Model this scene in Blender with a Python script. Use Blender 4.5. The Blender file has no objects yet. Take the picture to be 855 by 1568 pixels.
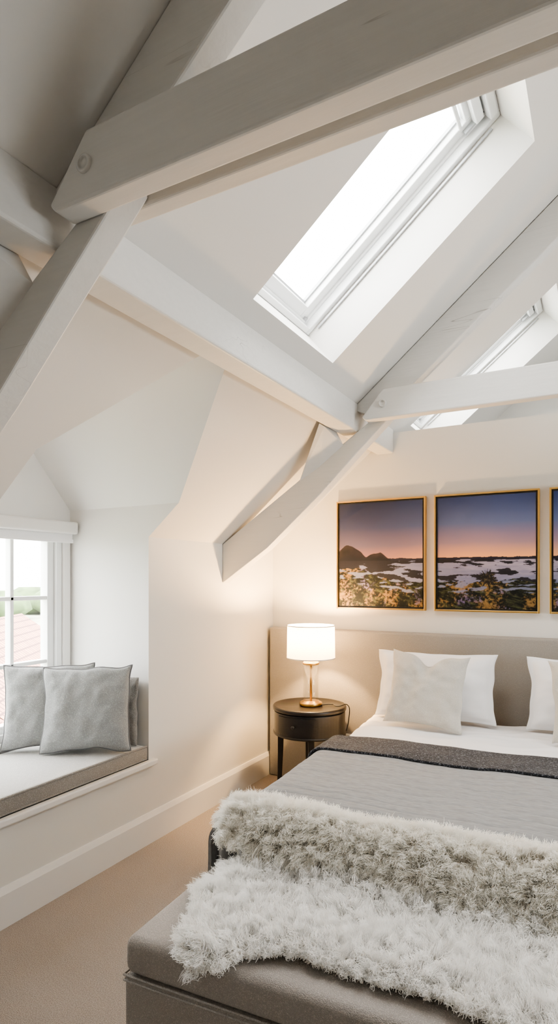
import bpy, bmesh, math, random
import numpy as np
from mathutils import Vector, Matrix, noise
from mathutils.geometry import tessellate_polygon
random.seed(4)
S=bpy.context.scene
COL=S.collection
M=.839; KX=-2.13; KZ=1.63; RX=.35
YB=-1.6; YE=3.83; YG=5.3
RW=2*RX-KX
def rz(x):
    return KZ+M*(x-KX) if x<=RX else KZ+M*(RW-x)
# ---------------------------------------------------------------- materials
def newmat(n):
    m=bpy.data.materials.new(n); m.use_nodes=True
    nt=m.node_tree; b=nt.nodes['Principled BSDF']; return m,nt,b
def mat(n,col,rough=.6,metal=0,bump=0,bscale=50,cvar=0,cscale=20,detail=4,stretch=None,sheen=0,spec=.5,dist=.01,crack=False):
    m,nt,b=newmat(n)
    b.inputs['Roughness'].default_value=rough; b.inputs['Metallic'].default_value=metal
    b.inputs['Specular IOR Level'].default_value=spec
    b.inputs['Sheen Weight'].default_value=sheen
    b.inputs['Base Color'].default_value=(*col,1)
    tc=nt.nodes.new('ShaderNodeTexCoord'); mp=nt.nodes.new('ShaderNodeMapping')
    nt.links.new(tc.outputs['Object'],mp.inputs['Vector'])
    if stretch: mp.inputs['Scale'].default_value=stretch
    cout=None
    if cvar:
        nz=nt.nodes.new('ShaderNodeTexNoise'); nz.inputs['Scale'].default_value=cscale; nz.inputs['Detail'].default_value=detail
        nt.links.new(mp.outputs[0],nz.inputs['Vector'])
        cr=nt.nodes.new('ShaderNodeValToRGB')
        cr.color_ramp.elements[0].position=.3; cr.color_ramp.elements[1].position=.7
        cr.color_ramp.elements[0].color=(*[c*(1-cvar) for c in col],1)
        cr.color_ramp.elements[1].color=(*[min(1,c*(1+cvar)) for c in col],1)
        nt.links.new(nz.outputs['Fac'],cr.inputs['Fac']); cout=cr.outputs['Color']
        if crack:
            mp3=nt.nodes.new('ShaderNodeMapping'); mp3.inputs['Scale'].default_value=(.5,5,9); nt.links.new(tc.outputs['Object'],mp3.inputs['Vector'])
            n3=nt.nodes.new('ShaderNodeTexNoise'); n3.inputs['Scale'].default_value=1.3; n3.inputs['Detail'].default_value=2; nt.links.new(mp3.outputs[0],n3.inputs['Vector'])
            s=nt.nodes.new('ShaderNodeMath'); s.operation='SUBTRACT'; s.inputs[1].default_value=.5; nt.links.new(n3.outputs['Fac'],s.inputs[0])
            a=nt.nodes.new('ShaderNodeMath'); a.operation='ABSOLUTE'; nt.links.new(s.outputs[0],a.inputs[0])
            l=nt.nodes.new('ShaderNodeMapRange'); l.inputs['From Min'].default_value=.0005; l.inputs['From Max'].default_value=.0035; l.inputs['To Min'].default_value=1; l.inputs['To Max'].default_value=0; nt.links.new(a.outputs[0],l.inputs['Value'])
            n4=nt.nodes.new('ShaderNodeTexNoise'); n4.inputs['Scale'].default_value=2.3; nt.links.new(tc.outputs['Object'],n4.inputs['Vector'])
            l2=nt.nodes.new('ShaderNodeMapRange'); l2.inputs['From Min'].default_value=.55; l2.inputs['From Max'].default_value=.64; l2.inputs['To Max'].default_value=.75; nt.links.new(n4.outputs['Fac'],l2.inputs['Value'])
            mu=nt.nodes.new('ShaderNodeMath'); mu.operation='MULTIPLY'; nt.links.new(l.outputs[0],mu.inputs[0]); nt.links.new(l2.outputs[0],mu.inputs[1])
            mx=nt.nodes.new('ShaderNodeMixRGB'); mx.inputs['Color2'].default_value=(.20,.18,.16,1); nt.links.new(mu.outputs[0],mx.inputs['Fac']); nt.links.new(cout,mx.inputs['Color1']); cout=mx.outputs[0]
        nt.links.new(cout,b.inputs['Base Color'])
    if bump:
        nz2=nt.nodes.new('ShaderNodeTexNoise'); nz2.inputs['Scale'].default_value=bscale; nz2.inputs['Detail'].default_value=detail
        nt.links.new(mp.outputs[0],nz2.inputs['Vector'])
        bp=nt.nodes.new('ShaderNodeBump'); bp.inputs['Strength'].default_value=bump; bp.inputs['Distance'].default_value=dist
        nt.links.new(nz2.outputs['Fac'],bp.inputs['Height']); nt.links.new(bp.outputs['Normal'],b.inputs['Normal'])
    return m
def weave(n,col,scale=180,var=.25,bump=.5,rough=.9):
    m,nt,b=newmat(n)
    b.inputs['Roughness'].default_value=rough; b.inputs['Specular IOR Level'].default_value=.2; b.inputs['Sheen Weight'].default_value=.15
    tc=nt.nodes.new('ShaderNodeTexCoord')
    nz=nt.nodes.new('ShaderNodeTexVoronoi'); nz.inputs['Scale'].default_value=scale
    n2=nt.nodes.new('ShaderNodeTexNoise'); n2.inputs['Scale'].default_value=scale*.5; n2.inputs['Detail'].default_value=3
    nt.links.new(tc.outputs['Object'],nz.inputs['Vector']); nt.links.new(tc.outputs['Object'],n2.inputs['Vector'])
    mx=nt.nodes.new('ShaderNodeMath'); mx.operation='ADD'
    nt.links.new(nz.outputs['Distance'],mx.inputs[0]); nt.links.new(n2.outputs['Fac'],mx.inputs[1])
    cr=nt.nodes.new('ShaderNodeValToRGB'); cr.color_ramp.elements[0].position=.6; cr.color_ramp.elements[1].position=1.0
    cr.color_ramp.elements[0].color=(*[min(1,c*(1+var)) for c in col],1)
    cr.color_ramp.elements[1].color=(*[c*(1-var) for c in col],1)
    nt.links.new(mx.outputs[0],cr.inputs['Fac']); nt.links.new(cr.outputs['Color'],b.inputs['Base Color'])
    bp=nt.nodes.new('ShaderNodeBump'); bp.invert=True; bp.inputs['Strength'].default_value=bump; bp.inputs['Distance'].default_value=.003
    nt.links.new(mx.outputs[0],bp.inputs['Height']); nt.links.new(bp.outputs['Normal'],b.inputs['Normal'])
    return m
WALL=mat('wall_paint',(.73,.718,.685),.75,bump=.03,bscale=60)
CEIL=mat('ceiling_paint',(.71,.695,.665),.75,bump=.03,bscale=60)
BEAM=mat('painted_timber',(.66,.65,.625),.5,bump=.2,bscale=6,cvar=.02,cscale=6,stretch=(1,6,12),detail=5,dist=.005,crack=True)
TRIM=mat('trim_gloss',(.77,.76,.74),.4)
CARP=mat('carpet',(.42,.375,.335),.95,bump=.9,bscale=330,cvar=.28,cscale=260,spec=.1,dist=.006,detail=2)
HB=weave('headboard_fabric',(.35,.33,.305),480,.14,.35)
BENCHM=weave('bench_fabric',(.48,.445,.41),430,.2,.55)
SHEET=mat('white_linen',(.88,.88,.89),.85,bump=.12,bscale=500,sheen=.1)
CREAM=weave('cream_fabric',(.60,.575,.52),330,.08,.3)
GREYC=weave('grey_fabric',(.35,.362,.362),260,.2,.55)
GREYP=mat('piping_grey',(.15,.15,.155),.8)
SEATM=weave('seat_fabric_lit',(.58,.575,.56),260,.12,.4)  # cushion top made paler than its sides to carry the light on it
SEATS=weave('seat_side_fabric',(.31,.295,.275),260,.2,.5)
BLACK=mat('black_wood',(.012,.011,.011),.35,bump=.1,bscale=30,stretch=(1,1,8))
GOLD=mat('brass',(.72,.46,.16),.28,metal=1,cvar=.05)
PVC=mat('white_frame',(.80,.81,.81),.35)
ALU=mat('grey_rail',(.42,.43,.44),.4,metal=.3)
DGREY=weave('dark_throw',(.075,.078,.09),130,.75,.8)
PLAST=mat('black_plastic',(.02,.02,.02),.4)
# quilt
def quiltmat():
    m,nt,b=newmat('quilt_grey'); b.inputs['Roughness'].default_value=.9; b.inputs['Specular IOR Level'].default_value=.2
    tc=nt.nodes.new('ShaderNodeTexCoord')
    n=nt.nodes.new('ShaderNodeTexNoise'); n.inputs['Scale'].default_value=60; n.inputs['Detail'].default_value=5
    mp2=nt.nodes.new('ShaderNodeMapping'); mp2.inputs['Scale'].default_value=(.5,2.5,1)
    nt.links.new(tc.outputs['Object'],mp2.inputs['Vector']); nt.links.new(mp2.outputs[0],n.inputs['Vector'])
    bp=nt.nodes.new('ShaderNodeBump'); bp.inputs['Strength'].default_value=.5; bp.inputs['Distance'].default_value=.004
    nt.links.new(n.outputs['Fac'],bp.inputs['Height']); nt.links.new(bp.outputs['Normal'],b.inputs['Normal'])
    cr=nt.nodes.new('ShaderNodeValToRGB'); cr.color_ramp.elements[0].color=(.25,.25,.252,1); cr.color_ramp.elements[1].color=(.35,.35,.352,1)
    cr.color_ramp.elements[0].position=.3; cr.color_ramp.elements[1].position=.75
    nt.links.new(n.outputs['Fac'],cr.inputs['Fac']); nt.links.new(cr.outputs['Color'],b.inputs['Base Color'])
    return m
QUILT=quiltmat()
def glassmat(n,tint=(1,1,1),f=.05):
    m=bpy.data.materials.new(n); m.use_nodes=True; nt=m.node_tree; nt.nodes.clear()
    o=nt.nodes.new('ShaderNodeOutputMaterial'); mx=nt.nodes.new('ShaderNodeMixShader')
    t=nt.nodes.new('ShaderNodeBsdfTransparent'); g=nt.nodes.new('ShaderNodeBsdfGlossy')
    t.inputs['Color'].default_value=(*tint,1); g.inputs['Roughness'].default_value=.02
    mx.inputs[0].default_value=f
    nt.links.new(t.outputs[0],mx.inputs[1]); nt.links.new(g.outputs[0],mx.inputs[2]); nt.links.new(mx.outputs[0],o.inputs[0]); return m
GLASS=glassmat('window_glass'); LGLASS=glassmat('lamp_glass',(.95,.95,.94),.07)
PGLASS=glassmat('picture_glass',(1,1,1),.02)
# ---------------------------------------------------------------- helpers
def link(o,parent=None):
    COL.objects.link(o)
    if parent: o.parent=parent
    return o
def meshobj(name,verts,faces,m=None,parent=None,smooth=False):
    me=bpy.data.meshes.new(name); me.from_pydata([tuple(v) for v in verts],[],faces); me.update()
    bm=bmesh.new(); bm.from_mesh(me); bmesh.ops.recalc_face_normals(bm,faces=bm.faces); bm.to_mesh(me); bm.free()
    if smooth:
        for p in me.polygons: p.use_smooth=True
    o=bpy.data.objects.new(name,me)
    if m: me.materials.append(m)
    return link(o,parent)
def empty(name,loc=(0,0,0),rot=(0,0,0)):
    o=bpy.data.objects.new(name,None); o.location=loc; o.rotation_euler=rot; o.empty_display_size=.1; return link(o)
def bev(o,w=.005,seg=2,smooth=False):
    b=o.modifiers.new('bevel','BEVEL'); b.width=w; b.segments=seg; b.limit_method='ANGLE'; b.angle_limit=math.radians(40)
    return o
class MB:
    """mesh builder"""
    def __init__(s): s.v=[]; s.f=[]; s.mi=[]
    def add(s,vs,fs,mi=0):
        k=len(s.v); s.v+= [tuple(v) for v in vs]; s.f+=[tuple(i+k for i in f) for f in fs]; s.mi+=[mi]*len(fs)
    def box(s,a,b,mi=0,T=None):
        x0,y0,z0=a; x1,y1,z1=b
        vs=[Vector(p) for p in [(x0,y0,z0),(x1,y0,z0),(x1,y1,z0),(x0,y1,z0),(x0,y0,z1),(x1,y0,z1),(x1,y1,z1),(x0,y1,z1)]]
        if T: vs=[T(v) for v in vs]
        s.add(vs,[(0,3,2,1),(4,5,6,7),(0,1,5,4),(1,2,6,5),(2,3,7,6),(3,0,4,7)],mi)
    def prism(s,pts,y0,y1,mi=0):
        n=len(pts); vs=[(x,y0,z) for x,z in pts]+[(x,y1,z) for x,z in pts]
        s.add(vs,[tuple(range(n)),tuple(range(2*n-1,n-1,-1))]+[(i,i+n,(i+1)%n+n,(i+1)%n) for i in range(n)],mi)
    def lathe(s,prof,seg=40,c=(0,0,0),mi=0,closed=True):
        n=len(prof); vs=[]
        for r,z in prof:
            for k in range(seg):
                a=2*math.pi*k/seg; vs.append((c[0]+r*math.cos(a),c[1]+r*math.sin(a),c[2]+z))
        fs=[(i*seg+k,i*seg+(k+1)%seg,(i+1)*seg+(k+1)%seg,(i+1)*seg+k) for i in range(n-1) for k in range(seg)]
        if closed:
            fs.append(tuple(range(seg))[::-1]); fs.append(tuple((n-1)*seg+k for k in range(seg)))
        s.add(vs,fs,mi)
    def obj(s,name,mats,parent=None,smooth=False):
        o=meshobj(name,s.v,s.f,None,parent,smooth)
        for m in (mats if isinstance(mats,list) else [mats]): o.data.materials.append(m)
        for p,i in zip(o.data.polygons,s.mi): p.material_index=i
        return o
def quad(mb,*p): mb.add(p,[tuple(range(len(p)))])
def holed(mb,outer,holes,T):
    polys=[[Vector((a,b,0)) for a,b in outer]]+[[Vector((a,b,0)) for a,b in h] for h in holes]
    flat=[p for q in polys for p in q]
    tris=tessellate_polygon(polys)
    mb.add([T(p.x,p.y) for p in flat],[tuple(t) for t in tris])
# ---------------------------------------------------------------- shell
m=MB(); m.box((KX-.0,YB,-.1),(RW,YG,0)); m.obj('floor',CARP)
# left knee wall with dormer opening
DY0,DY1,SZ=1.5,2.463,.44
LZ,RZc=1.88,1.80; AY,AZ=1.97,2.36
def rxz(z): return KX+(z-KZ)/M
WX=-2.72
m=MB()
quad(m,(KX,YB,0),(KX,DY0,0),(KX,DY0,KZ),(KX,YB,KZ))
quad(m,(KX,DY1,0),(KX,YG,0),(KX,YG,KZ),(KX,DY1,KZ))
quad(m,(KX,DY0,0),(KX,DY1,0),(KX,DY1,SZ),(KX,DY0,SZ))
m.obj('wall_left',WALL)
prof=[(KX,0),(KX,KZ),(RX,rz(RX)),(RW,KZ),(RW,0)]
# right wall with an unseen window, added as fill light
m=MB(); WR=(1.25,2.85,.70,1.47)
holed(m,[(YB,0),(YG,0),(YG,KZ),(YB,KZ)],[[(WR[0],WR[2]),(WR[1],WR[2]),(WR[1],WR[3]),(WR[0],WR[3])]],lambda y,z:(RW,y,z)); m.obj('wall_right',WALL)
m=MB(); m.add([(x,YB,z) for x,z in prof],[(0,1,2,3,4)]); m.obj('wall_back',WALL)
def simple_window(name,a0,a1,z0,z1,T):
    e=empty(name); m=MB()
    for (p,q) in (((a0,-.02,z0),(a0+.06,.06,z1)),((a1-.06,-.02,z0),(a1,.06,z1)),((a0,-.02,z0),(a1,.06,z0+.06)),((a0,-.02,z1-.06),(a1,.06,z1)),(((a0+a1)/2-.03,0,z0),((a0+a1)/2+.03,.05,z1))):
        m.box(p,q,0,T)
    m.obj('frame',PVC,e)
    m=MB(); m.box((a0+.03,.025,z0+.03),(a1-.03,.03,z1-.03),0,T); m.obj('glass',GLASS,e)
simple_window('window_6',WR[0],WR[1],WR[2],WR[3],lambda v:Vector((RW+v[1],v[0],v[2])))
m=MB(); m.add([(x,YG,z) for x,z in prof],[(0,1,2,3,4)]); m.obj('wall_gable',WALL)
PT=2.375
m=MB(); m.prism([(KX,0),(KX,KZ),(rxz(PT),PT),(2*RX-rxz(PT),PT),(RW,KZ),(RW,0)],YE,YE+.12); m.obj('wall_end',WALL)
# ceiling slopes with skylight holes
SX0,SX1=-1.15,-.245
SKY=[(1.915,2.665),(4.0,4.75)]
m=MB()
outer=[(KX,YB),(RX,YB),(RX,YG),(KX,YG),(KX,DY1),(rxz(RZc),DY1),(rxz(AZ),AY),(rxz(LZ),DY0),(KX,DY0)]
holed(m,outer,[[(SX0,a),(SX1,a),(SX1,b),(SX0,b)] for a,b in SKY],lambda x,y:(x,y,rz(x)))
holed(m,[(RX,YB),(RW,YB),(RW,YG),(RX,YG)],[[(2*RX-SX1,a),(2*RX-SX0,a),(2*RX-SX0,b),(2*RX-SX1,b)] for a,b in SKY],lambda x,y:(x,y,rz(x)))  # right-slope skylights are out of view, added for fill
c40,s40=1/math.sqrt(1+M*M),M/math.sqrt(1+M*M)
RD=.255
def skyT(mir):
    def T(v):  # v=(s along slope, y, n outward)
        x=SX0+v[0]*c40-v[2]*s40; z=rz(SX0)+v[0]*s40+v[2]*c40
        return Vector((2*RX-x if mir else x, v[1], z))
    return T
SL=(SX1-SX0)/c40
for mir in (0,1):
    T=skyT(mir)
    for a,b in SKY:
        P=lambda s,y,n:T((s,y,n))
        quad(m,P(0,a,0),P(SL,a,0),P(SL,a,RD),P(0,a,RD))
        quad(m,P(0,b,0),P(SL,b,0),P(SL,b,RD),P(0,b,RD))
        quad(m,P(0,a,0),P(0,b,0),P(0,b,RD),P(0,a,RD))
        quad(m,P(SL,a,0),P(SL,b,0),P(SL,b,RD),P(SL,a,RD))
m.obj('ceiling',CEIL)
# dormer
m=MB()
quad(m,(WX,DY1,SZ),(KX,DY1,SZ),(KX,DY1,KZ),(rxz(RZc),DY1,RZc),(WX,DY1,RZc))
quad(m,(WX,DY0,SZ),(KX,DY0,SZ),(KX,DY0,KZ),(rxz(LZ),DY0,LZ),(WX,DY0,LZ))
quad(m,(WX,DY1,RZc),(rxz(RZc),DY1,RZc),(rxz(AZ),AY,AZ),(WX,AY,AZ))
quad(m,(WX,DY0,LZ),(rxz(LZ),DY0,LZ),(rxz(AZ),AY,AZ),(WX,AY,AZ))
quad(m,(WX,DY0,SZ),(WX,DY1,SZ),(KX,DY1,SZ),(KX,DY0,SZ))
W0,W1,WZ0,WZ1=1.56,2.40,.56,1.70
holed(m,[(DY0,SZ),(DY1,SZ),(DY1,RZc),(AY,AZ),(DY0,LZ)],[[(W0,WZ0),(W1,WZ0),(W1,WZ1),(W0,WZ1)]],lambda y,z:(WX,y,z))
WO=WX-.12
quad(m,(WX,W1,WZ0),(WO,W1,WZ0),(WO,W1,WZ1),(WX,W1,WZ1)); quad(m,(WX,W0,WZ0),(WO,W0,WZ0),(WO,W0,WZ1),(WX,W0,WZ1))
quad(m,(WX,W0,WZ0),(WO,W0,WZ0),(WO,W1,WZ0),(WX,W1,WZ0)); quad(m,(WX,W0,WZ1),(WO,W0,WZ1),(WO,W1,WZ1),(WX,W1,WZ1))
m.obj('wall_dormer',mat('wall_paint_lit',(.84,.83,.81),.75,bump=.03,bscale=60))  # lighter copy of the wall paint, standing in for window light
# trims
m=MB(); m.box((KX,YB,0),(KX+.02,YE,.135)); m.prism([(KX,.135),(KX+.02,.135),(KX+.008,.16),(KX,.16)],YB,YE)
m.obj('baseboard_left',TRIM)
m=MB(); m.box((KX-.02,DY0-.04,SZ-.03),(KX+.03,DY1+.045,SZ)); bev(m.obj('trim_1',TRIM),.006)
# ---------------------------------------------------------------- windows
def window_dormer():
    e=empty('window_1')
    m=MB(); x0,x1=WX-.075,WX-.015
    def fr(y0,y1,z0,z1,w,xa,xb):
        m.box((xa,y0,z0),(xb,y0+w,z1)); m.box((xa,y1-w,z0),(xb,y1,z1))
        m.box((xa,y0+w,z0),(xb,y1-w,z0+w)); m.box((xa,y0+w,z1-w),(xb,y1-w,z1))
    fr(W0,W1,WZ0,WZ1,.04,x0-.03,x1+.02)
    fr(W0+.04,W1-.04,WZ0+.035,WZ1-.035,.045,x0,x1)
    gy0,gy1=W0+.085,W1-.085; n=3
    for k in range(1,n):
        y=gy0+(gy1-gy0)*k/n; m.box((x0+.01,y-.011,WZ0+.08),(x1-.005,y+.011,WZ1-.08))
    for z in (.945,1.30): m.box((x0+.01,gy0,z-.011),(x1-.005,gy1,z+.011))
    bev(m.obj('frame',PVC,e),.004)
    m=MB(); cw=.05
    m.box((WX,W1,WZ0-.02),(WX+.018,W1+cw,WZ1+.04)); m.box((WX,W0-cw,WZ0-.02),(WX+.018,W0,WZ1+.04))
    m.box((WX,W0-cw,WZ0-.03),(WX+.03,W1+cw,WZ0)); bev(m.obj('casing',TRIM,e),.004)
    m=MB(); m.box((x0+.025,gy0-.005,WZ0+.07),(x0+.03,gy1+.005,WZ1-.07)); m.obj('glass',GLASS,e)
    m=MB(); m.box((x1,W0+.055,1.0),(x1+.02,W0+.075,1.12)); m.box((x1,W0+.05,1.05),(x1+.012,W0+.08,1.09)); m.obj('handle',PVC,e)
window_dormer()
e=empty('roller_blind')
m=MB(); m.box((WX+.02,W0-.04,1.66),(WX+.085,W1+.05,1.73)); bev(m.obj('cassette',TRIM,e),.012,3)
m=MB(); m.box((WX+.045,W0-.03,1.625),(WX+.05,W1+.035,1.67)); m.box((WX+.04,W0-.03,1.61),(WX+.056,W1+.035,1.63)); m.obj('fabric',SHEET,e)
def skylight(name,a,b,mir):
    e=empty(name); T=skyT(mir); m=MB()
    def fr(s0,s1,y0,y1,w,n0,n1,wb=None,wt=None,mm=m):
        wb=wb or w; wt=wt or w
        mm.box((s0,y0,n0),(s1,y0+w,n1),0,T); mm.box((s0,y1-w,n0),(s1,y1,n1),0,T)
        mm.box((s0,y0+w,n0),(s0+wb,y1-w,n1),0,T); mm.box((s1-wt,y0+w,n0),(s1,y1-w,n1),0,T)
    fr(0.001,SL-.001,a+.001,b-.001,.028,RD-.05,RD+.05)
    fr(.012,SL-.012,a+.012,b-.012,.028,RD-.012,RD+.05)
    fr(.034,SL-.034,a+.034,b-.034,.052,RD+.0,RD+.055,.06,.09)
    bev(m.obj('frame',PVC,e),.004)
    m=MB(); fr(.095,SL-.13,a+.088,b-.088,.008,RD+.03,RD+.045,mm=m); m.obj('gasket',ALU,e)
    m=MB(); m.box((.03,a+.03,RD+.035),(SL-.03,b-.03,RD+.04),0,T); m.obj('glass',GLASS,e)
    m=MB(); m.box((SL-.10,a+.06,RD-.035),(SL-.06,b-.06,RD-.002),0,T); m.box((SL-.165,a+.09,RD-.012),(SL-.15,b-.09,RD+.0),0,T)
    m.box((SL-.05,a+.04,RD-.06),(SL-.012,b-.04,RD-.02),0,T)
    bev(m.obj('ventilation_bar',PVC,e),.005)
    m=MB(); m.box((SL-.15,b-.062,RD-.02),(SL-.05,b-.05,RD+.01),0,T); m.box((SL-.15,a+.05,RD-.02),(SL-.05,a+.062,RD+.01),0,T)
    m.box((.03,b-.06,RD-.01),(.055,b-.04,RD+.0),0,T)
    m.box((.06,b-.012,RD-.07),(SL-.06,b-.004,RD-.062),0,T); m.obj('hinge',ALU,e)
k=2
for mir in (0,1):  # the mirrored pair is unseen and added to balance the brightness
    for a,b in SKY:
        skylight('window_%d'%k,a,b,mir); k+=1
# ---------------------------------------------------------------- beams
def truss(name,Y0):
    e=empty(name)
    low=[(-2.13,1.38),(-2.13,1.628),(-1.0,2.381),(-.98,2.34),(-1.05,2.272),(-1.22,2.115),(-1.45,1.895),(-1.8,1.595)]
    up=[(-1.25,rz(-1.25)-.002),(-1.1,2.30),(-1.0,2.368),(RX,rz(RX)-.21),(RX,rz(RX)-.004)]
    mi=lambda p:[(2*RX-x,z) for x,z in p][::-1]
    ya,yb=Y0+.065,Y0+.145
    for i,p in enumerate((low,mi(low))):
        m=MB(); m.prism(p,ya,yb); bev(m.obj('lower_rafter_%d'%(i+1),BEAM,e),.006)
    for i,p in enumerate((up,mi(up))):
        m=MB(); m.prism(p,ya+.001,yb-.001); bev(m.obj('upper_rafter_%d'%(i+1),BEAM,e),.006)
    z0,z1=2.275,2.437
    xl=-1.165; xu=-1.165+.12
    cf=[(xl,z0+.02),(xl+.02,z0),(2*RX-xl-.02,z0),(2*RX-xl,z0+.02),(2*RX-xu,z1),(xu,z1)]
    m=MB(); m.prism(cf,Y0,ya-.001); bev(m.obj('collar_front',BEAM,e),.008,3)
    z0,z1=2.325,2.47; cf=[(xl,z0+.02),(xl+.02,z0),(2*RX-xl-.02,z0),(2*RX-xl,z0+.02),(2*RX-xu,z1),(xu,z1)]
    m=MB(); m.prism(cf,yb+.001,yb+.055); bev(m.obj('collar_rear',BEAM,e),.008,3)
    for x in (-1.045,2*RX+1.045):
        m=MB(); m.lathe([(.021,-.002),(.021,.007),(.014,.009),(.014,.003),(.0,.003)],24,closed=False)
        o=m.obj('peg',BEAM,e,True); o.rotation_euler=(math.pi/2,0,0); o.location=(x,Y0-.0,2.355)
    pts=[(-1.58,ya,1.985),(-1.50,ya,2.035),(-1.35,ya-.22,2.25),(-1.345,ya-.03,2.275),(-1.30,ya,2.17),(-1.33,ya-.2,2.235),(-1.45,ya,2.06)]
    me=bpy.data.meshes.new('brace'); bm=bmesh.new()
    for p in pts: bm.verts.new(p)
    bmesh.ops.convex_hull(bm,input=bm.verts); bm.to_mesh(me); bm.free(); me.materials.append(BEAM)
    link(bpy.data.objects.new('brace',me),e)
truss('roof_truss',.99); truss('roof_truss',3.10)
for i,sg in enumerate((1,-1)):
    f=(lambda x:x) if sg==1 else (lambda x:2*RX-x)
    m=MB(); p=[(-1.33,2.238),(-1.215,2.238),(-1.215,rz(-1.215)-.001),(-1.33,rz(-1.33)-.001)]
    m.prism([(f(x),z) for x,z in p],YB+.002,YE-.001); bev(m.obj('purlin',BEAM),.01,3)
# ---------------------------------------------------------------- headboard
m=MB(); m.box((KX+.025,YE-.10,.0),(1.15,YE-.005,1.06)); bev(m.obj('headboard',HB),.012,3)
# ---------------------------------------------------------------- bed
BL=Vector((-.46,3.72,0)); BR=math.radians(3.5)
BM=Matrix.Translation(BL)@Matrix.Rotation(BR,4,'Z')
bed=empty('bed',BL,(0,0,BR))
def rbox(name,a,b,r,m_,parent,seg=4):
    m=MB(); m.box(a,b); o=m.obj(name,m_,parent,False); bev(o,r,seg)
    for p in o.data.polygons:p.use_smooth=True
    return o
rbox('base',(-.80,-1.97,.06),(.80,-.06,.32),.02,HB,bed)
rbox('mattress',(-.785,-1.95,.32),(.785,-.065,.53),.05,SHEET,bed)
m=MB()
for x in(-.7,.7):
    for y in(-1.85,-.12): m.lathe([(.02,0),(.028,.06)],16,(x,y,0))
m.obj('legs',BLACK,bed)
def drape(name,hw,y0,y1,zt,zh,r,m_,nz=.006,ns=5,th=.012,ny=90,seed=0,q=0,fold=0):
    prof=[]
    for k in range(10): prof.append((-hw,zh+(zt-r-zh)*k/10))
    for k in range(9):
        a=math.pi-k/8*math.pi/2; prof.append((-hw+r+r*math.cos(a),zt-r+r*math.sin(a)))
    nx=90
    for k in range(1,nx): prof.append((-hw+r+(2*hw-2*r)*k/nx,zt))
    prof+=[(-x,z) for x,z in prof[:19][::-1]]
    vs=[];n=len(prof)
    for j in range(ny+1):
        t=j/ny; y=y0+(y1-y0)*t
        for i,(x,z) in enumerate(prof):
            side=max(0,min(1,(zt-z)/(zt-zh)))
            p=Vector((x*ns+seed,y*ns,z*ns))
            d=noise.noise(p)*nz+noise.noise(p*2.7)*nz*.4
            if fold:
                f=noise.noise(Vector((x*2.2+y*1.5,y*7-x*2,seed+3))); d+=fold*(1-abs(f)*3.2) if abs(f)<.31 else 0
            if q:
                yy_=y+noise.noise(Vector((x*2.2,y*3,seed)))*.045+noise.noise(Vector((x*9,y*6,seed+2)))*.009
                ph=(yy_/.066)%1.0; ph=min(ph,1-ph)*.066
                d-=q*math.exp(-(ph/.009)**2)*(.7+.5*noise.noise(Vector((x*4,y*9,7))))
                d+=noise.noise(Vector((x*16,y*40,3)))*.002
            sx=math.copysign(1,x)
            fx=x+sx*(side*(noise.noise(Vector((seed,y*6,z*2)))*.02+.012*side))
            yy=y+noise.noise(Vector((x*3,seed+t*2,0)))*.012
            vs.append((fx,yy,z+d*(1-side)))
    fs=[(j*n+i,j*n+i+1,(j+1)*n+i+1,(j+1)*n+i) for j in range(ny) for i in range(n-1)]
    o=meshobj(name,vs,fs,m_,bed,True)
    s=o.modifiers.new('s','SOLIDIFY'); s.thickness=th; s.offset=1 
    b=o.modifiers.new('b','BEVEL'); b.width=th*.35; b.segments=2; b.limit_method='ANGLE'; b.angle_limit=R_(60)
    return o
R_=math.radians
drape('duvet',.82,-.10,-1.95,.553,.28,.07,SHEET,.010,4,.012,seed=3,fold=.007,ny=160)
drape('quilt',.838,-1.0,-1.99,.578,.22,.07,QUILT,.008,4,.012,seed=3,q=.007,ny=260)
drape('throw_band',.85,-.80,-1.08,.590,.24,.07,DGREY,.008,4,.012,ny=30,seed=3)
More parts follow.
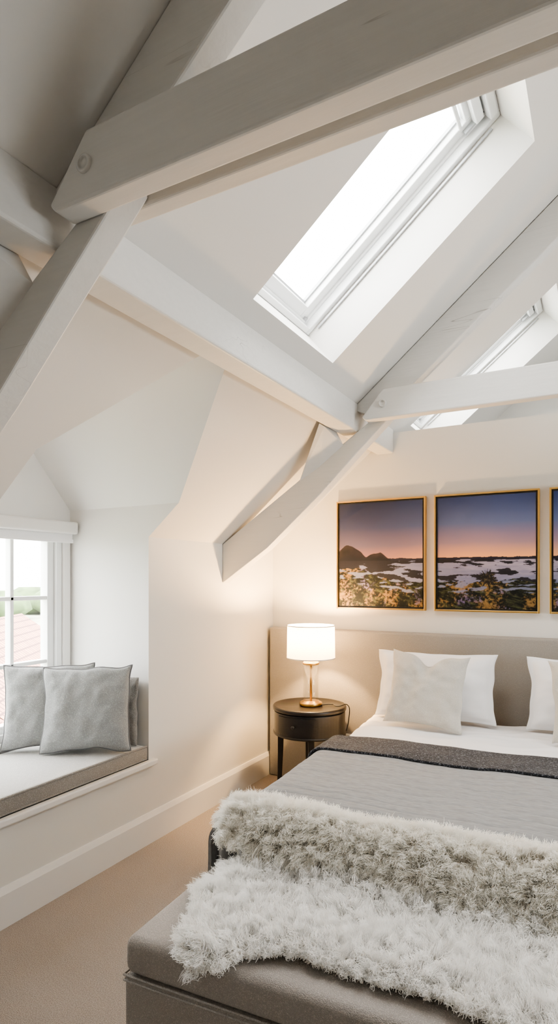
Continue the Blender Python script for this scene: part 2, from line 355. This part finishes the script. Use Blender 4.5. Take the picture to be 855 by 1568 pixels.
# ---------------------------------------------------------------- pillows
def pillow(name,w,h,t,m_,loc,rot,flange=0,chop=0,pipe=None,seed=0,pinch=.07,M0=None,nu=44):
    vs=[];N=nu
    def pos(u,v,sgn):
        fl=flange
        uu=min(1,abs(u)/(1-fl)) ; vv=min(1,abs(v)/(1-fl))
        th=t/2*(max(0,(1-uu**2.6))*max(0,(1-vv**2.6)))**.45
        x=w/2*u*(1-pinch*(1-v*v)*abs(u)**3); z=h/2*v*(1-pinch*(1-u*u)*abs(v)**3)
        q=Vector((u*2+seed,v*2,sgn*1.5))
        wr=noise.noise(q*1.3)*.012+noise.noise(q*3)*.006
        f=min(1,th/(t*.25)) if t else 0
        z-=chop*math.exp(-(u/.28)**2)*max(0,v)**1.5
        z+=noise.noise(Vector((u*2,seed,5)))*.012*abs(v)**3; x+=noise.noise(Vector((v*2,seed+3,5)))*.010*abs(u)**3
        cr=-.25*t*chop/.06*math.exp(-(u/.16)**2)*max(0,v)*f if chop else 0
        bend=(.012*math.sin(u*5+seed) if flange and uu>=1 else 0)
        return (x,sgn*(th+wr*f+cr+.002)+bend,z)
    for sgn in(-1,1):
        for j in range(N+1):
            for i in range(N+1): vs.append(pos(-1+2*i/N,-1+2*j/N,sgn))
    K=(N+1)**2; fs=[]
    for s in(0,1):
        for j in range(N):
            for i in range(N):
                a=s*K+j*(N+1)+i; q=(a,a+1,a+N+2,a+N+1); fs.append(q if s==0 else q[::-1])
    bd=[i for i in range(N)]+[j*(N+1)+N for j in range(N)]+[N*(N+1)+N-i for i in range(N)]+[(N-j)*(N+1) for j in range(N)]
    for k in range(len(bd)):
        a,b=bd[k],bd[(k+1)%len(bd)]; fs.append((b,a,a+K,b+K))
    mw=Matrix.Translation(loc)@Matrix.Rotation(rot[2],4,'Z')@Matrix.Rotation(rot[0],4,'X')@Matrix.Rotation(rot[1],4,'Y')
    if M0: mw=M0@mw
    if pipe:
        e_=bpy.data.objects.new(name,None); link(e_); e_.matrix_world=mw
        o=meshobj('cover',vs,fs,m_,e_,True)
        cu=bpy.data.curves.new('piping','CURVE'); cu.dimensions='3D'; cu.bevel_depth=.0045; cu.bevel_resolution=2
        sp=cu.splines.new('POLY'); sp.points.add(len(bd)-1); sp.use_cyclic_u=True
        for p,i in zip(sp.points,bd): p.co=(vs[i][0],0,vs[i][2],1)
        cu.materials.append(pipe); link(bpy.data.objects.new('piping',cu),e_)
    else:
        o=meshobj(name,vs,fs,m_,None,True); o.matrix_world=mw
    return o
R=math.radians
pillow('white_pillow',.70,.40,.15,SHEET,(-.42,-.175,.777),(R(-14),0,0),flange=.09,seed=1,M0=BM)
pillow('white_pillow',.70,.40,.15,SHEET,(.43,-.175,.777),(R(-14),0,0),flange=.09,seed=5,M0=BM)
pillow('accent_cushion',.44,.42,.13,CREAM,(-.43,-.375,.786),(R(-18),R(3),R(-4)),chop=.06,seed=2,M0=BM,pinch=.1)
pillow('accent_cushion',.44,.42,.13,CREAM,(.42,-.375,.786),(R(-18),R(-2),R(3)),chop=.06,seed=8,M0=BM,pinch=.1)
# window seat
e=empty('window_seat_cushion')
rbox('pad',(WX+.025,DY0+.01,SZ+.003),(KX-.004,DY1-.012,SZ+.078),.016,SEATM,e)
rbox('border',(KX-.02,DY0+.008,SZ+.01),(KX+.0,DY1-.010,SZ+.070),.006,SEATS,e)
for z in(SZ+.008,SZ+.074):
    cu=bpy.data.curves.new('piping','CURVE'); cu.dimensions='3D'; cu.bevel_depth=.005
    sp=cu.splines.new('POLY'); ps=[(KX-.003,DY0+.012),(KX-.003,DY1-.014)]; sp.points.add(1)
    for p,q in zip(sp.points,ps): p.co=(q[0],q[1],z,1)
    cu.materials.append(SEATS); link(bpy.data.objects.new('piping',cu),e)
pillow('grey_cushion',.45,.43,.15,GREYC,(-2.32,2.21,SZ+.080+.222),(R(-12),R(-1),R(33)),pipe=GREYP,seed=3,pinch=.08)
pillow('grey_cushion',.45,.43,.15,GREYC,(-2.55,2.17,SZ+.080+.222),(R(-9),R(1),R(48)),pipe=GREYP,seed=6,pinch=.08)
pillow('back_bolster',.36,.36,.06,SEATS,(-2.345,2.415,SZ+.082+.18),(R(-3),0,0),seed=9,pinch=.03)
# ---------------------------------------------------------------- bench
bench=empty('upholstered_bench',BL,(0,0,BR))
by0,by1=-2.50,-2.03
rbox('lid',(-.80,by0,.365),(.80,by1,.465),.03,BENCHM,bench,5)
rbox('body',(-.797,by0+.003,.03),(.797,by1-.003,.366),.012,BENCHM,bench,5)
for z in(.366,.352):
    cu=bpy.data.curves.new('seam','CURVE'); cu.dimensions='3D'; cu.bevel_depth=.0035
    sp=cu.splines.new('POLY'); ps=[(-.797,by1),(-.797,by0+.003),(.797,by0+.003),(.797,by1)]; sp.points.add(3)
    for p,q in zip(sp.points,ps): p.co=(q[0],q[1],z,1)
    cu.materials.append(BENCHM); link(bpy.data.objects.new('seam',cu),bench)
m=MB()
for x in(-.74,.74):
    for y in(by0+.06,by1-.06): m.box((x-.025,y-.025,0),(x+.025,y+.025,.035))
m.obj('feet',BLACK,bench)
# ---------------------------------------------------------------- sheepskins
def furmat(n,c0,c1):
    m=bpy.data.materials.new(n); m.use_nodes=True; nt=m.node_tree; nt.nodes.clear()
    o=nt.nodes.new('ShaderNodeOutputMaterial'); a=nt.nodes.new('ShaderNodeBsdfTranslucent'); b=nt.nodes.new('ShaderNodeBsdfDiffuse')
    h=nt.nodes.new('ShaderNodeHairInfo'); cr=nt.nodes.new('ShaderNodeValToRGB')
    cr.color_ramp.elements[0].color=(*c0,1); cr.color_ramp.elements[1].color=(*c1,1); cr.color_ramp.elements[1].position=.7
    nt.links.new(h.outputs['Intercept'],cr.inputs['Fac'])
    mx=nt.nodes.new('ShaderNodeMixShader'); mx.inputs[0].default_value=.5
    nt.links.new(cr.outputs['Color'],a.inputs[0]); nt.links.new(cr.outputs['Color'],b.inputs[0])
    nt.links.new(b.outputs[0],mx.inputs[1]); nt.links.new(a.outputs[0],mx.inputs[2]); nt.links.new(mx.outputs[0],o.inputs[0]); return m
FUR1=furmat('fleece_cream',(.975,.935,.865),(1,.985,.945)); FUR2=furmat('fleece_white',(.985,.965,.925),(1,.992,.975))
HIDE=mat('fleece_hide',(.96,.93,.88),.9)
def inpoly(x,y,P):
    c=False;n=len(P)
    for i in range(n):
        x1,y1=P[i];x2,y2=P[(i+1)%n]
        if (y1>y)!=(y2>y) and x<(x2-x1)*(y-y1)/(y2-y1)+x1: c=not c
    return c
def skin(name,P,hf,m_,seed,length,nclump,per):
    rng=np.random.default_rng(seed); rnd=random.Random(seed)
    step=.02; xs=[p[0] for p in P]; ys=[p[1] for p in P]
    nx=int((max(xs)-min(xs))/step)+2; ny=int((max(ys)-min(ys))/step)+2
    idx={};vs=[];fs=[]
    def vid(i,j):
        if (i,j) not in idx:
            idx[(i,j)]=len(vs); vs.append(hf(min(xs)+i*step,min(ys)+j*step))
        return idx[(i,j)]
    for i in range(nx):
        for j in range(ny):
            if inpoly(min(xs)+(i+.5)*step,min(ys)+(j+.5)*step,P): fs.append((vid(i,j),vid(i+1,j),vid(i+1,j+1),vid(i,j+1)))
    e=empty(name,BL,(0,0,BR))
    o=meshobj('hide',vs,fs,HIDE,e,True)
    clumps=[]
    tries=0
    while len(clumps)<nclump and tries<nclump*20:
        tries+=1
        x=rnd.uniform(min(xs),max(xs)); y=rnd.uniform(min(ys),max(ys))
        if not inpoly(x,y,P): continue
        bd=9;bo=(0,0)
        for i in range(len(P)):
            a=Vector(P[i]);b=Vector(P[(i+1)%len(P)]); q=Vector((x,y)); ab=b-a
            t=max(0,min(1,(q-a).dot(ab)/ab.length_squared)); c=a+ab*t
            if (q-c).length<bd: bd=(q-c).length; bo=(c-q).normalized() if (q-c).length>1e-6 else Vector((0,0))
        p=Vector(hf(x,y)); eps=.006
        n=(Vector(hf(x+eps,y))-p).cross(Vector(hf(x,y+eps))-p); 
        if n.length<1e-9: n=Vector((0,0,1))
        n.normalize()
        if n.z<-.1: n=-n
        lean=Vector((noise.noise(Vector((x*5,y*5,seed)))+noise.noise(Vector((x*14,y*14,seed+3)))*.9,noise.noise(Vector((x*5,y*5,seed+9)))+noise.noise(Vector((x*14,y*14,seed+5)))*.9-.15,0))*.9
        lean+=Vector((rnd.gauss(0,.25),rnd.gauss(0,.25),0))
        w=max(0,1-bd/.045)
        lean+=Vector((bo[0],bo[1],0))*w*1.5
        L=length*rnd.uniform(.7,1.15)*(1-.25*w)
        d=(n+lean*.75).normalized()
        clumps.append((p,n,d,L,rnd.uniform(.7,1.3),rnd.uniform(0,6.28),x,y))
    K=7; C=len(clumps); H=C*per
    cp=np.array([list(c[0]) for c in clumps]); cn=np.array([list(c[1]) for c in clumps]); cd=np.array([list(c[2]) for c in clumps])
    cL=np.array([c[3] for c in clumps]); cw=np.array([c[4] for c in clumps]); cph=np.array([c[5] for c in clumps])
    ci=np.repeat(np.arange(C),per)
    spread=.011
    off=rng.normal(0,spread,(H,3)); nn=cn[ci]; off-=nn*np.sum(off*nn,axis=1,keepdims=True)
    root=cp[ci]+off-nn*.003
    hl=cL[ci]*rng.uniform(.75,1.1,H)
    t=np.linspace(0,1,K)
    P3=np.zeros((H,K,3))
    tipj=rng.normal(0,.0045,(H,3)); ph=cph[ci]+rng.normal(0,.5,H); fr=6.5*cw[ci]
    ax=np.cross(cd[ci],np.array([.31,.17,.93])); ax/=np.linalg.norm(ax,axis=1,keepdims=True)+1e-9; ay=np.cross(cd[ci],ax)
    for k in range(K):
        tt=t[k]; s=tt**1.3
        dirv=nn*(1-.5*tt)*.55+cd[ci]*(.45+.5*tt)
        pos=root+dirv*(hl*tt)[:,None]
        pos-=off*(s*.62)
        pos+=tipj*tt
        amp=.0042*min(1,tt*2.2)
        pos+=ax*(amp*np.cos(ph+fr*tt))[:,None]+ay*(amp*np.sin(ph+fr*tt))[:,None]
        pos[:,2]-=.010*tt*tt
        P3[:,k,:]=pos
    cvd=bpy.data.hair_curves.new('fleece'); cvd.add_curves([K]*H)
    cvd.position_data.foreach_set('vector',P3.reshape(-1).astype(np.float32))
    ra=cvd.attributes.get('radius') or cvd.attributes.new('radius','FLOAT','POINT')
    rad=np.tile(np.interp(t,[0,.6,1],[.00075,.0007,.0003]),H).astype(np.float32)
    ra.data.foreach_set('value',rad)
    cvd.materials.append(m_)
    link(bpy.data.objects.new('fleece',cvd),e)
    return o
def h1(x,y):
    t=(y+2.11)/.26
    z=.600+.038*math.sin(math.pi*min(1,max(0,t)))-(.10*max(0,min(1,(-1.98-y)/.11)))+noise.noise(Vector((x*5,y*7,1)))*.010
    if x<-.76: z-=(-.76-x)*.5
    return (x,y,z)
P1=[(-.76,-2.06),(-.80,-1.99),(-.74,-1.91),(-.6,-1.875),(-.5,-1.87),(-.3,-1.91),(-.05,-1.90),(.3,-1.92),(.66,-1.92),(.70,-2.08),(.3,-2.085),(0,-2.085),(-.3,-2.06),(-.58,-2.08)]
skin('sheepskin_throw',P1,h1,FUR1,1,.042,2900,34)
def h2(x,y):
    yb=by0+.02; z=.480+noise.noise(Vector((x*5,y*6,4)))*.008
    if y>-2.14: z+=min(.035,(y+2.14)*.45)
    if y<yb:
        d=yb-y; r=.035
        if d<r: return (x,yb-d,z-.3*d)
        return (x,yb-r-.0*d,z-.012-(d-r))
    return (x,y,z)
P2=[(-.71,-2.10),(-.73,-2.26),(-.66,-2.36),(-.64,-2.48),(-.58,-2.535),(-.51,-2.515),(-.44,-2.44),(-.36,-2.40),(-.2,-2.405),(0,-2.41),(.1,-2.43),(.3,-2.47),(.6,-2.46),(.66,-2.3),(.62,-2.09),(.2,-2.06),(-.2,-2.05),(-.52,-2.045)]
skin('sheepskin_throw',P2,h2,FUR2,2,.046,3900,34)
# ---------------------------------------------------------------- nightstand
NX,NY=-1.655,3.46
ns=empty('round_nightstand',(NX,NY,0))
r=.228
m=MB(); m.lathe([(r-.004,.43),(r,.434),(r,.566),(r-.006,.57)],64); bev(m.obj('drum',BLACK,ns,False),.002)
m=MB(); m.lathe([(r+.002,.573),(r+.008,.577),(r+.008,.592),(r+.003,.60),(r-.01,.60),(r-.014,.596),(.0,.596)],64,closed=False); m.obj('top',BLACK,ns,True)
m=MB(); m.lathe([(r-.002,.42),(r+.006,.424),(r+.006,.434),(r-.002,.437)],64); m.obj('rim',BLACK,ns,True)
m=MB(); vs=[];fs=[]; n=24; a0=R(-120);a1=R(-55)
for k in range(n+1):
    a=a0+(a1-a0)*k/n
    for rr in(r+.0,r+.006):
        for z in(.452,.556): vs.append((rr*math.cos(a),rr*math.sin(a),z))
for k in range(n):
    b=k*4; fs+=[(b+2,b+3,b+7,b+6),(b,b+2,b+6,b+4),(b+1,b+5,b+7,b+3)]
fs+=[(0,1,3,2),(n*4,n*4+2,n*4+3,n*4+1)]
m.add(vs,fs); m.obj('drawer_front',BLACK,ns)
a=R(-88); m=MB(); m.lathe([(.004,0),(.004,.012),(.011,.016),(.012,.022),(.007,.028),(0,.029)],20,closed=False)
o=m.obj('knob',BLACK,ns,True); o.location=((r+.006)*math.cos(a),(r+.006)*math.sin(a),.505); o.rotation_euler=(math.pi/2,0,a+math.pi/2)
m=MB()
for k in range(4):
    a=R(28.5+90*k); cx,cy=math.cos(a),math.sin(a)
    rings=[(.195,.43,.020),(.197,.30,.0175),(.203,.12,.014),(.214,.0,.012)]
    vs=[];fs=[]
    for (rr,z,w) in rings:
        for dx,dy in((-1,-1),(1,-1),(1,1),(-1,1)):
            vs.append((cx*(rr-.01)+(cx*dx-cy*dy)*w,cy*(rr-.01)+(cy*dx+cx*dy)*w,z))
    for i in range(3):
        for q in range(4): fs.append((i*4+q,i*4+(q+1)%4,(i+1)*4+(q+1)%4,(i+1)*4+q))
    fs+=[(0,1,2,3),(15,14,13,12)]
    m.add(vs,fs)
bev(m.obj('legs',BLACK,ns),.004)
# ---------------------------------------------------------------- lamp
lp=empty('table_lamp',(NX+.01,NY,.597))
m=MB(); m.lathe([(.068,0),(.072,.003),(.072,.018),(.066,.022),(.055,.022),(.053,.03),(.0,.03)],48,closed=False); m.obj('base',GOLD,lp,True)
m=MB(); m.lathe([(.007,.03),(.007,.36)],20); m.lathe([(.05,.262),(.053,.265),(.053,.275),(.045,.28),(.015,.283),(.012,.30)],40); m.lathe([(.012,.30),(.016,.305),(.016,.345),(.010,.35)],24); m.obj('stem',GOLD,lp,True)
m=MB(); m.lathe([(.050,.03),(.050,.262),(.045,.262),(.045,.03)],40,closed=False); m.obj('glass_column',LGLASS,lp,True)
def shademat():
    m=bpy.data.materials.new('lampshade'); m.use_nodes=True; nt=m.node_tree; nt.nodes.clear()
    o=nt.nodes.new('ShaderNodeOutputMaterial'); a=nt.nodes.new('ShaderNodeBsdfTranslucent'); b=nt.nodes.new('ShaderNodeBsdfDiffuse')
    a.inputs[0].default_value=(.60,.56,.50,1); b.inputs[0].default_value=(.85,.82,.78,1)
    mx=nt.nodes.new('ShaderNodeMixShader'); mx.inputs[0].default_value=.68; nt.links.new(a.outputs[0],mx.inputs[1]); nt.links.new(b.outputs[0],mx.inputs[2])
    em=nt.nodes.new('ShaderNodeEmission'); em.inputs[0].default_value=(1,.80,.58,1); em.inputs[1].default_value=.4
    ad=nt.nodes.new('ShaderNodeAddShader'); nt.links.new(mx.outputs[0],ad.inputs[0]); nt.links.new(em.outputs[0],ad.inputs[1]); nt.links.new(ad.outputs[0],o.inputs[0]); return m
m=MB(); m.lathe([(.155,.305),(.152,.51)],64,closed=False); m.obj('shade',shademat(),lp,True)
m=MB()
for rr,z in((.155,.305),(.152,.51)):
    m.lathe([(rr-.002,z-.003),(rr+.0015,z-.003),(rr+.0015,z+.003),(rr-.002,z+.003),(rr-.002,z-.003)],64,closed=False)
for k in range(3):
    a=k*2*math.pi/3+.4; c,s=math.cos(a),math.sin(a)
    m.add([(0,0,.49),(0,0,.494),(.15*c,.15*s,.494),(.15*c,.15*s,.49),(.003*-s,.003*c,.49),(.15*c-.003*s,.15*s+.003*c,.49)],[(0,1,2,3),(0,3,5,4)])
m.obj('rings',TRIM,lp)
bm_=mat('bulb',(1,.9,.8)); bb=bm_.node_tree.nodes['Principled BSDF']; bb.inputs['Emission Color'].default_value=(1,.72,.42,1); bb.inputs['Emission Strength'].default_value=25
m=MB(); m.lathe([(.012,.345),(.014,.36),(.028,.39),(.030,.405),(.022,.425),(0,.433)],24,closed=False); m.obj('bulb',bm_,lp,True)
L=bpy.data.lights.new('lamp_light','POINT'); L.energy=70; L.color=(1,.62,.28); L.shadow_soft_size=.035
lo=bpy.data.objects.new('lamp_light',L); lo.location=(0,0,.46); link(lo,lp)
cu=bpy.data.curves.new('cable','CURVE'); cu.dimensions='3D'; cu.bevel_depth=.003
sp=cu.splines.new('BEZIER'); pts=[(.07,.0,.006),(.12,.06,.006),(.17,.02,.006),(.20,.12,.0),(.17,.225,-.12),(.14,.228,-.24)]
sp.bezier_points.add(len(pts)-1)
for p,q in zip(sp.bezier_points,pts): p.co=q; p.handle_left_type=p.handle_right_type='AUTO'
cu.materials.append(PLAST); link(bpy.data.objects.new('cable',cu),lp)
e=empty('wall_socket',(-1.50,YE-.103,.33))
m=MB(); m.box((-.045,-.006,-.04),(.045,.003,.04)); bev(m.obj('plate',TRIM,e),.003)
m=MB(); m.box((.0,-.035,-.02),(.035,-.006,.02)); bev(m.obj('plug',PLAST,e),.006)
# ---------------------------------------------------------------- pictures
def lerp(a,b,t): t=max(0,min(1,t)); return tuple(a[i]+(b[i]-a[i])*t for i in range(3))
def ss(a,b,x): t=max(0,min(1,(x-a)/(b-a))); return t*t*(3-2*t)
def fbm(x,y,z=0,o=4,h=1.0): return noise.fractal(Vector((x,y,z)),h,2.0,o)
def pano(u,v):
    H=.45
    glow=ss(.4,1.7,u)
    mh=H+.095*math.exp(-((u-.12)/.13)**2)+.05*ss(.64,.5,u)+.010*fbm(u*9,1)+.018*math.exp(-((u-.50)/.06)**2)-.03*math.exp(-((u-.33)/.04)**2)
    if v>H-.01:
        hor=lerp((.30,.15,.13),(.90,.42,.17),glow); mid=lerp((.13,.10,.15),(.34,.22,.26),glow); hi=lerp((.045,.053,.12),(.115,.145,.28),glow); top=lerp((.018,.026,.07),(.040,.060,.17),glow)
        t=(v-H)/(1-H)+fbm(u*1.2,v*6)*.03
        c=lerp(hor,mid,t/.24) if t<.24 else (lerp(mid,hi,(t-.24)/.32) if t<.56 else lerp(hi,top,(t-.56)/.44))
        if u<.74 and v<mh-.06*ss(.60,.74,u): c=lerp((.008,.007,.010),(.030,.022,.026),ss(H,mh,v)*(.5+.6*fbm(u*12,v*12,0,2)))
        elif v<H+.008+.01*fbm(u*6,3): c=(.018,.016,.028)
        return c
    # low coast: horizontal streaks of water and islands, growing rougher towards the shore
    shore=.24+.05*fbm(u*2.5,7)+.12*ss(.75,.2,u)+.012*fbm(u*14,2)
    bx,by=(u-1.53)/.11,(v-.27)/.085; an=math.atan2(by,bx); rr=math.hypot(bx,by)
    bush=rr<.72+.45*noise.noise(Vector((math.cos(an)*6,math.sin(an)*6,1)))+.30*noise.noise(Vector((math.cos(an)*17,math.sin(an)*17,2))) and by>-1
    if bush: return lerp((.010,.009,.008),(.07,.05,.03),ss(0,.6,fbm(u*45,v*45,0,2)))
    if v>shore:
        st=9+40*(v-.2)
        n=fbm(u*5,v*st,2,4)
        w=lerp((.18,.18,.27),(.46,.38,.44),ss(.8,2,u)*ss(.2,.44,v)); w=lerp(w,(.11,.12,.21),.35*(1+fbm(u*7,v*50,1,3)))
        isl=n-.02+.75*ss(1.0,.30,u)-.25*math.exp(-((v-.36)/.035)**2)+.35*ss(.40,.44,v)
        return lerp(w,(.014,.013,.018),ss(.02,.09,isl))
    k=1.6-2.6*(.24-v)
    g=fbm(u*11*k,v*17*k,5,4,.8); g2=fbm(u*34,v*40,9,3,.7); big=fbm(u*3.5,v*6,3,3)
    c=lerp((.004,.005,.004),(.060,.062,.026),ss(-.15,.8,g+.3*g2))
    c=lerp(c,(.34,.20,.07),ss(.25,.9,g2*.6+big+.2)*.65)
    c=lerp(c,(.17,.13,.25),ss(.15,.5,fbm(u*5,v*8,14,3))*ss(-.2,.5,g2)*.75)
    if v>shore-.10: c=lerp(c,(.17,.18,.27),ss(.10,.22,fbm(u*6,v*30,20,3))*.8)
    return c
am=bpy.data.materials.new('landscape_print'); am.use_nodes=True; nt=am.node_tree; b=nt.nodes['Principled BSDF']
at=nt.nodes.new('ShaderNodeVertexColor'); at.layer_name='Col'; nt.links.new(at.outputs['Color'],b.inputs['Base Color']); b.inputs['Roughness'].default_value=.6; b.inputs['Specular IOR Level'].default_value=.2
def picture(x0,k):
    w,h,z0=.618,.735,1.203; e=empty('framed_landscape_picture',(x0,YE,z0))
    m=MB(); f=.011; d=.034
    m.box((0,-d,0),(f,-.004,h)); m.box((w-f,-d,0),(w,-.004,h)); m.box((f,-d,0),(w-f,-.004,f)); m.box((f,-d,h-f),(w-f,-.004,h)); bev(m.obj('frame',GOLD,e),.0015)
    m=MB(); m.box((f,-.012,f),(w-f,-.004,h-f)); m.obj('backing',PLAST,e)
    g=.010; px0,px1,pz0,pz1=f+g,w-f-g,f+g,h-f-g
    nx,nz=260,310; vs=[];cs=[]
    for j in range(nz+1):
        for i in range(nx+1):
            u,v=i/nx,j/nz; vs.append((px0+(px1-px0)*u,-.025,pz0+(pz1-pz0)*v)); cs.append(pano(k+u,v))
    fs=[(j*(nx+1)+i,j*(nx+1)+i+1,(j+1)*(nx+1)+i+1,(j+1)*(nx+1)+i) for j in range(nz) for i in range(nx)]
    me=bpy.data.meshes.new('print'); me.from_pydata(vs,[],fs); ca=me.color_attributes.new('Col','FLOAT_COLOR','POINT')
    ca.data.foreach_set('color',[c for q in cs for c in (*q,1)])
    me.materials.append(am); link(bpy.data.objects.new('print',me),e)
    m=MB(); m.box((px0,-.022,pz0),(px1,-.012,pz1)); m.obj('mount',PLAST,e)
    m=MB(); m.add([(f,-.029,f),(w-f,-.029,f),(w-f,-.029,h-f),(f,-.029,h-f)],[(0,1,2,3)]); m.obj('glazing',PGLASS,e)
for k,x in enumerate((-1.612,-.940,-.270)): picture(x,k)
# ---------------------------------------------------------------- outside
GR=mat('meadow',(.30,.32,.24),.95,cvar=.3,cscale=.15)
m=MB(); m.add([(-300,-200,-4),(-3.5,-200,-4),(-3.5,250,-4),(-300,250,-4)],[(0,1,2,3)]); m.obj('ground',GR)
def tilemat():
    m,nt,b=newmat('roof_tiles'); b.inputs['Roughness'].default_value=.8
    tc=nt.nodes.new('ShaderNodeTexCoord'); br=nt.nodes.new('ShaderNodeTexBrick'); nt.links.new(tc.outputs['UV'],br.inputs['Vector'])
    br.inputs['Color1'].default_value=(.42,.20,.13,1); br.inputs['Color2'].default_value=(.32,.15,.10,1); br.inputs['Mortar'].default_value=(.12,.05,.04,1)
    br.inputs['Scale'].default_value=1; br.inputs['Brick Width'].default_value=.22; br.inputs['Row Height'].default_value=.3; br.inputs['Mortar Size'].default_value=.03
    nt.links.new(br.outputs['Color'],b.inputs['Base Color']); return m
TILE=tilemat(); BRK=mat('brick',(.38,.2,.14),.9,cvar=.2,cscale=4)
def house(loc,rot,w,l,zr,ze):
    e=empty('neighbouring_house',loc,(0,0,rot))
    me=bpy.data.meshes.new('tiled_roof'); me.from_pydata([(-w,-l,ze),(0,-l,zr),(0,l,zr),(-w,l,ze),(w,-l,ze),(w,l,ze)],[],[(0,1,2,3),(1,4,5,2)])
    uv=me.uv_layers.new(); L_=math.hypot(w,zr-ze)
    for i,c in enumerate([(0,0),(0,L_),(2*l,L_),(2*l,0),(0,L_),(0,0),(2*l,0),(2*l,L_)]): uv.data[i].uv=c
    me.materials.append(TILE); link(bpy.data.objects.new('tiled_roof',me),e)
    m=MB(); m.prism([(-w+.3,-4),(w-.3,-4),(w-.3,ze+.1),(0,zr-.1),(-w+.3,ze+.1)],-l+.2,l-.2); m.obj('walls',BRK,e)
house((-17,11.5,0),R(35),3.5,5,.1,-2.4)
house((-8.5,6.6,0),R(70),2.2,3,-1.1,-2.6)
TR=mat('foliage',(.10,.15,.06),.95,cvar=.4,cscale=.6)
m=MB()
for k in range(46):
    a=R(95+k*2.2); d=85+random.random()*30; c=(d*math.cos(a),d*math.sin(a),-4); rr=3+random.random()*3
    m.lathe([(rr*.5,0),(rr,rr*.35),(rr*.9,rr*.7),(rr*.4,rr*1.0)],10,c)
m.obj('tree_line',TR,None,True)
# ---------------------------------------------------------------- light
w=bpy.data.worlds.new('overcast_sky'); S.world=w; w.use_nodes=True; nt=w.node_tree; bg=nt.nodes['Background']
tc=nt.nodes.new('ShaderNodeTexCoord'); sp=nt.nodes.new('ShaderNodeSeparateXYZ'); cr=nt.nodes.new('ShaderNodeValToRGB')
nt.links.new(tc.outputs['Generated'],sp.inputs[0]); nt.links.new(sp.outputs['Z'],cr.inputs['Fac'])
cr.color_ramp.elements[0].color=(.95,.99,1.0,1); cr.color_ramp.elements[1].color=(1,.995,.975,1); cr.color_ramp.elements[1].position=.5
nt.links.new(cr.outputs['Color'],bg.inputs['Color']); bg.inputs['Strength'].default_value=15
def portal(name,loc,X,Y,N,sx,sy):
    L=bpy.data.lights.new(name,'AREA'); L.shape='RECTANGLE'; L.size=sx; L.size_y=sy
    try: L.cycles.is_portal=True
    except Exception as ex: print('portal',ex)
    o=bpy.data.objects.new(name,L); Z=-Vector(N)
    mt=Matrix((Vector(X),Vector(Y),Z)).transposed().to_4x4(); mt.translation=loc; o.matrix_world=mt; link(o)
for mir in(0,1):
    T=skyT(mir)
    for a,b in SKY:
        c=T((SL/2,(a+b)/2,RD+.08)); s=-1 if mir else 1
        N=Vector((s40*s,0,-c40)); Y=Vector((0,1,0)); Zz=-N; X=Y.cross(Zz)
        portal('sky_portal',c,X,Y,N,SL,b-a)
def wport(N,c,up,wd):
    N=Vector(N); Y=Vector((0,0,1)); X=Y.cross(-N); portal('sky_portal',Vector(c),X,Y,N,wd,up)
wport((1,0,0),(WO-.02,(W0+W1)/2,(WZ0+WZ1)/2),WZ1-WZ0,W1-W0)
wport((-1,0,0),(RW+.09,(WR[0]+WR[1])/2,(WR[2]+WR[3])/2),WR[3]-WR[2],WR[1]-WR[0])
# ---------------------------------------------------------------- camera
cam=bpy.data.cameras.new('camera'); co=bpy.data.objects.new('camera',cam); link(co)
co.location=(0,0,1.4); co.rotation_euler=(math.pi/2,0,R(28.5))
cam.sensor_fit='HORIZONTAL'; cam.sensor_width=36; cam.lens=912/855*36; cam.shift_y=104/855; cam.clip_start=.02; cam.clip_end=1000
S.camera=co
try:
    S.view_settings.view_transform='AgX'; S.view_settings.look='AgX - Medium High Contrast'; S.view_settings.exposure=.47
except Exception as ex: print(ex)
